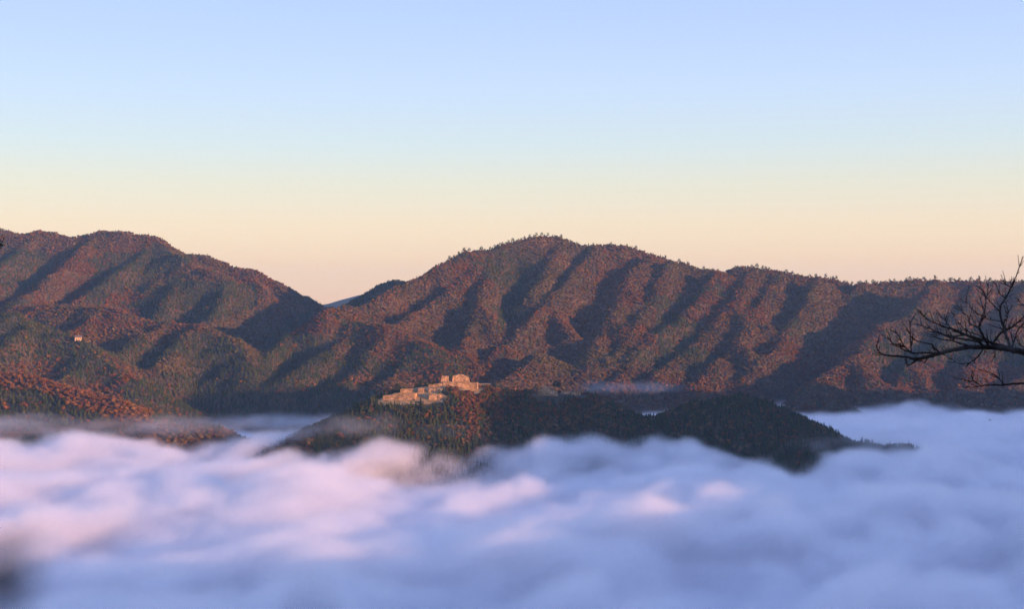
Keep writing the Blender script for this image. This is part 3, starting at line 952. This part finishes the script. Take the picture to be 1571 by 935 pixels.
def tree_trunk(px0, z_low, top_py, r0, r1, seed, lean=.4):
    x, y, _ = P(px0, 467, D_TREE)
    ztop = (CY-top_py)/F_PX*D_TREE
    rng = np.random.default_rng(seed); k = 9
    pts = [(x + lean*(1-i/k)*.5 + rng.normal(0, .04), y + rng.normal(0, .04), z_low + (ztop-z_low)*i/k) for i in range(k+1)]
    return tube(smooth_path(pts, 4), np.linspace(r0, r1, (len(pts)-1)*4+1), 12), pts
def root_tree(name, label):
    r = link(name, None, loc=(0, 0, 0)); tag(r, label, 'tree'); return r
def settle(root, base):    # put the Empty at the foot of the trunk without moving the meshes
    root.location = base
    for ch in root.children: ch.location = (-base[0], -base[1], -base[2])
t1 = root_tree('bare_tree', 'leafless tree reaching dark twigs into the right edge of the view')
(tv, tf), tp_ = tree_trunk(1905, -7.0, 100, .17, .05, 4)
link('trunk', mesh_np('trunk', tv, tf), M_BARK, parent=t1)
b1 = link('branch', mesh_np('branch', *merge([branch_mesh(UP), branch_mesh(ROOT, False)])), M_BARK, parent=t1)
b2 = link('branch', mesh_np('branch', *merge([branch_mesh(LOW), branch_mesh(ROOT2, False)])), M_BARK, parent=t1)
OFFR = []
for (py0, ang, ln) in ((250, -.5, 330), (330, .4, 300), (150, -.3, 260), (420, .3, 380), (80, .2, 200)):
    # limbs on the far side of the trunk, outside the frame
    pts = [(1905 + math.copysign(1, 1)*ln*q, py0 + 60 + ang*40*q - 150*q*q) for q in (0, .3, .6, 1)]
    OFFR.append((pts, 7, 1.2))
link('branch', mesh_np('branch', *branch_mesh(OFFR)), M_BARK, parent=t1)
settle(t1, tuple(tp_[0]))
t2 = root_tree('bare_tree', 'dark leafy twig tip just entering the left edge of the view')
(tv, tf), tp_ = tree_trunk(-330, -7.0, 60, .14, .04, 8, -.4)
link('trunk', mesh_np('trunk', tv, tf), M_BARK, parent=t2)
link('branch', mesh_np('branch', *branch_mesh([([(-330, 480), (-240, 430), (-140, 400), (-60, 385), (-14, 378), (1, 376)], 12, 1.4), ([(-60, 385), (-40, 360), (-25, 330)], 3, 1), ([(-140, 400), (-120, 440), (-80, 470)], 4, 1)])), M_BARK, parent=t2)
lv, lf = quads(np.array([P(-6 + brng.uniform(-9, 9), 377 + brng.uniform(-7, 7), 14+brng.uniform(-.1, .1)) for _ in range(26)]), .016, brng)
link('foliage', mesh_np('foliage', lv, lf, smooth=False), M_PINE, parent=t2)
settle(t2, tuple(tp_[0]))

# twiggy shrubs right under the lens, far out of focus
M_LEAF = noise_mat('shrub_leaf', (.03, .035, .03), (.06, .055, .045), 20)
def shrub(px, top_py, d, n_leaf, label, seed, spread=.03, stems=3):
    rng = np.random.default_rng(seed)
    x, y, z = P(px, top_py, d)
    r = link('shrub', None, loc=(x, y, -2.0)); tag(r, label, 'shrub')
    sp_ = []; lp = []
    for i in range(stems):
        dx, dy = rng.normal(0, spread, 2)
        top = np.array([dx*.6, dy*.4, z+2.0-rng.uniform(0, .05)*(i > 0)])
        pts = [(dx*3, dy*3, 0), (dx*2+rng.normal(0, .02), dy*2, top[2]*.5), tuple(top)]
        pth = smooth_path(pts, 6); sp_.append(tube(pth, np.linspace(.004, .0008, len(pth)), 6))
        c = [pth[len(pth)-1-int(rng.integers(0, 7))]*.35 + top*.65 + rng.normal(0, .008, 3) for _ in range(n_leaf)] if n_leaf else []
        for w in range(24):
            k = rng.integers(3, len(pth)-2); c.append(pth[k] + rng.normal(0, .012, 3) - [0, 0, .02])
        lp.append(quads(np.array(c), .0045, rng))
    link('stem', mesh_np('stem', *merge(sp_)), M_BARK, parent=r)
    link('foliage', mesh_np('foliage', *merge(lp), smooth=False), M_LEAF, parent=r)
shrub(-24, 930, .22, 40, 'blurred dark shrub at the bottom left corner', 1, .012, 4)
shrub(470, 906, .22, 16, 'blurred low shrub tip at the bottom edge left of centre', 2, .012, 3)
shrub(1420, 880, .22, 2, 'faint blurred twigs at the bottom edge towards the right', 3, .02, 3)

# a bird gliding over the fog
bx, by, bz = P(1519, 645, 420)
bird = link('bird', None, loc=(bx, by, bz)); tag(bird, 'tiny dark bird gliding over the fog at the far right', 'bird')
M_BIRD = noise_mat('feathers', (.02, .018, .016), (.05, .045, .04), 8)
link('body', mesh_np('body', *merge([lump((0, 0, 0), (.28, .08, .08), brng, ICO2, .02), lump((.30, 0, .03), (.07, .05, .05), brng, ICO1, .02), cyl((-.2, 0, 0), (-.45, 0, 0), .05, .09, 5)])), M_BIRD, parent=bird)
for sg in (-1, 1):
    wv = np.array([(.12, 0, .03), (.16, sg*.3, .16), (.0, sg*.62, .22), (-.10, sg*.35, .12), (-.14, 0, .02)]); wv = np.concatenate([wv, wv-[0, 0, .02]])
    wf = np.array([(0, 1, 3), (0, 3, 4), (1, 2, 3), (5, 8, 6), (5, 9, 8), (6, 8, 7)] + [q for i in range(5) for q in ((i, (i+1) % 5, (i+1) % 5+5), (i, (i+1) % 5+5, i+5))])
    link('wing', mesh_np('wing', wv, wf, smooth=False), M_BIRD, parent=bird)

# ------------------------------------------------------------------ fog sea
def fog_group(shape, wisps):
    """fog density as a voxel grid: a soft rolling top over the whole valley"""
    g = bpy.data.node_groups.new('fog_field', 'GeometryNodeTree')
    g.interface.new_socket('Geometry', in_out='INPUT', socket_type='NodeSocketGeometry')
    g.interface.new_socket('Geometry', in_out='OUTPUT', socket_type='NodeSocketGeometry')
    t = g
    go = t.nodes.new('NodeGroupOutput'); t.nodes.new('NodeGroupInput')
    pos = t.nodes.new('GeometryNodeInputPosition')
    sp = t.nodes.new('ShaderNodeSeparateXYZ'); t.links.new(pos.outputs[0], sp.inputs[0])
    def M(op, a, b=None, c=None, clamp=False):
        n = t.nodes.new('ShaderNodeMath'); n.operation = op; n.use_clamp = clamp
        for i, v in enumerate((a, b, c)):
            if v is None: continue
            if isinstance(v, (int, float)): n.inputs[i].default_value = v
            else: t.links.new(v, n.inputs[i])
        return n.outputs[0]
    X, Y, Z = sp.outputs
    def gauss(cx_, cy_, rx, ry, amp):
        a = M('MULTIPLY', M('SUBTRACT', X, cx_), 1/rx); b = M('MULTIPLY', M('SUBTRACT', Y, cy_), 1/ry)
        q = M('ADD', M('MULTIPLY', a, a), M('MULTIPLY', b, b))
        return M('DIVIDE', amp, M('ADD', 1, M('MULTIPLY', q, q)))
    base = -136.0
    for q_ in shape: base = M('ADD', base, gauss(*q_))
    def noise(scale, detail, rot, sc, rough=.5, dist=0.0, off=(0, 0, 0)):
        rv = t.nodes.new('ShaderNodeVectorRotate'); rv.rotation_type = 'Z_AXIS'; rv.inputs['Angle'].default_value = R(rot)
        t.links.new(pos.outputs[0], rv.inputs['Vector'])
        mp = t.nodes.new('ShaderNodeVectorMath'); mp.operation = 'MULTIPLY_ADD'; mp.inputs[1].default_value = sc; mp.inputs[2].default_value = off
        t.links.new(rv.outputs[0], mp.inputs[0])
        n1 = t.nodes.new('ShaderNodeTexNoise'); n1.inputs['Scale'].default_value = scale; n1.inputs['Detail'].default_value = detail
        n1.inputs['Roughness'].default_value = rough; n1.inputs['Distortion'].default_value = dist
        t.links.new(mp.outputs[0], n1.inputs['Vector'])
        return n1.outputs[0]
    big = M('MULTIPLY', M('SUBTRACT', noise(.0066, 2.0, 22, (1.1, .6, .5), .5, .3), .5), 66)
    fine = M('MULTIPLY', M('SUBTRACT', noise(.022, 3.5, 25, (1.1, .6, .9), .6, .8), .5), 36)
    bl = noise(.0105, 2.6, 28, (1.05, .6, .6), .5, .5, (120, -80, 0))
    puff = M('MULTIPLY', M('SUBTRACT', M('ABSOLUTE', M('SUBTRACT', bl, .5)), .08), 66)
    calm = M('SUBTRACT', 1.0, M('MULTIPLY', M('MULTIPLY', M('SUBTRACT', Y, 1480), 1/260, clamp=True), .5))   # flatter beyond the castle hill
    top = M('ADD', base, M('MULTIPLY', M('ADD', M('ADD', big, fine), puff), calm))
    q = M('MULTIPLY', M('SUBTRACT', top, Z), 1/13, clamp=True)
    dens = M('MULTIPLY', M('MULTIPLY', q, q), .09)
    # thin torn wisps above the sea
    wn = noise(.030, 4.0, -20, (.6, 1.0, 1.3), .62, 1.2, (300, 40, 10))
    for (cx_, cy_, cz_, rx, ry, rz, amp) in wisps:
        a = M('MULTIPLY', M('SUBTRACT', X, cx_), 1/rx); b = M('MULTIPLY', M('SUBTRACT', Y, cy_), 1/ry); c = M('MULTIPLY', M('SUBTRACT', Z, cz_), 1/rz)
        r2 = M('ADD', M('ADD', M('MULTIPLY', a, a), M('MULTIPLY', b, b)), M('MULTIPLY', c, c))
        fall = M('SUBTRACT', 1, r2, clamp=True)
        w = M('MULTIPLY', M('ADD', M('SUBTRACT', wn, .5), M('MULTIPLY', M('SUBTRACT', fall, .45), .35)), 4.0, clamp=True)
        w = M('MULTIPLY', M('MULTIPLY', w, fall), amp)
        dens = M('ADD', dens, w)
    vc = t.nodes.new('GeometryNodeVolumeCube')
    x0, x1, y0, y1, z0, z1 = FOG_BOX
    vc.inputs['Min'].default_value = (x0, y0, z0); vc.inputs['Max'].default_value = (x1, y1, z1)
    vc.inputs['Resolution X'].default_value = int((x1-x0)/6.5); vc.inputs['Resolution Y'].default_value = int((y1-y0)/6.5); vc.inputs['Resolution Z'].default_value = int((z1-z0)/2.5)
    t.links.new(dens, vc.inputs['Density'])
    sm = t.nodes.new('GeometryNodeSetMaterial'); sm.inputs['Material'].default_value = fog_m
    t.links.new(vc.outputs[0], sm.inputs[0]); t.links.new(sm.outputs[0], go.inputs[0])
    return g
fog_m = bpy.data.materials.new('fog'); fog_m.use_nodes = True
t = fog_m.node_tree; t.nodes.clear()
fo = t.nodes.new('ShaderNodeOutputMaterial')
fv = t.nodes.new('ShaderNodeVolumePrincipled')
fv.inputs['Color'].default_value = (.99, .99, .995, 1)
fv.inputs['Anisotropy'].default_value = .5
fv.inputs['Density'].default_value = 1.0
t.links.new(fv.outputs[0], fo.inputs['Volume'])
FOG_BOX = (-1100, 1100, 330, 2420, -195, -80)
# x, y, rx, ry, amount added to the fog top
FOG_SHAPE = [(-420, 1480, 220, 140, 5), (-330, 1930, 420, 280, -38), (-250, 1410, 70, 50, 6), (-150, 1350, 80, 50, -11), (60, 1310, 230, 60, 13), (350, 1390, 170, 80, -11), (330, 1750, 500, 300, 2), (160, 1640, 110, 80, 8)]
def box_obj(name, x0, x1, y0, y1, z0, z1, mat):
    v = [(x0, y0, z0), (x1, y0, z0), (x1, y1, z0), (x0, y1, z0), (x0, y0, z1), (x1, y0, z1), (x1, y1, z1), (x0, y1, z1)]
    f = [(0, 3, 2, 1), (4, 5, 6, 7), (0, 1, 5, 4), (1, 2, 6, 5), (2, 3, 7, 6), (3, 0, 4, 7)]
    me = mesh_np(name, v, f, smooth=False)
    return link(name, me, mat)
# x, y, z, three radii, density
WISPS = [(-520, 1420, -122, 150, 60, 18, .016), (-340, 1440, -124, 140, 60, 18, .014), (-190, 1385, -128, 90, 50, 14, .013),
         (140, 1640, -97, 95, 60, 12, .007), (360, 1370, -134, 90, 40, 14, .016), (-270, 1800, -150, 200, 90, 16, .012),
         (-60, 1345, -124, 60, 35, 14, .014), (-150, 1350, -118, 70, 40, 20, .016), (290, 1340, -134, 50, 35, 12, .010)]
vol_me = bpy.data.meshes.new('fog')
fog = link('fog', vol_me)
md = fog.modifiers.new('fog', 'NODES'); md.node_group = fog_group(FOG_SHAPE, WISPS)
tag(fog, 'sea of soft fog filling the valley around the castle hill', kind='stuff')
fog_m.cycles.volume_step_rate = 4.0

M_REFLECTOR = noise_mat('white_reflector', (.92, .92, .93), (.95, .95, .96), .004)  # white sheet added below the fog top to bounce light and brighten it
def reflector_fn(x, y):
    z = -136.0 + np.zeros_like(x)
    for cx_, cy_, rx, ry, a in FOG_SHAPE:
        q = ((x-cx_)/rx)**2 + ((y-cy_)/ry)**2; z = z + a/(1+q*q)
    return z - 46 + fbm(x, y, 160, 3, 55)*12
reflector, *_ = grid_mesh('fog_reflector', -1490, 1490, 270, 2490, 20, M_REFLECTOR, reflector_fn)
tag(reflector, 'white sheet inside the sea of fog, added to reflect light up through it', kind='stuff')

# ------------------------------------------------------------------ haze
hm = bpy.data.materials.new('haze'); hm.use_nodes = True
t = hm.node_tree; t.nodes.clear()
o_ = t.nodes.new('ShaderNodeOutputMaterial'); v_ = t.nodes.new('ShaderNodeVolumePrincipled')
v_.inputs['Color'].default_value = (.50, .74, 1.0, 1)
v_.inputs['Density'].default_value = .00005
v_.inputs['Anisotropy'].default_value = .65
t.links.new(v_.outputs[0], o_.inputs['Volume'])
haze = box_obj('haze', -7100, 7100, -2100, 7600, -291, 190, hm)
tag(haze, 'thin blue morning haze over the valley', kind='stuff')
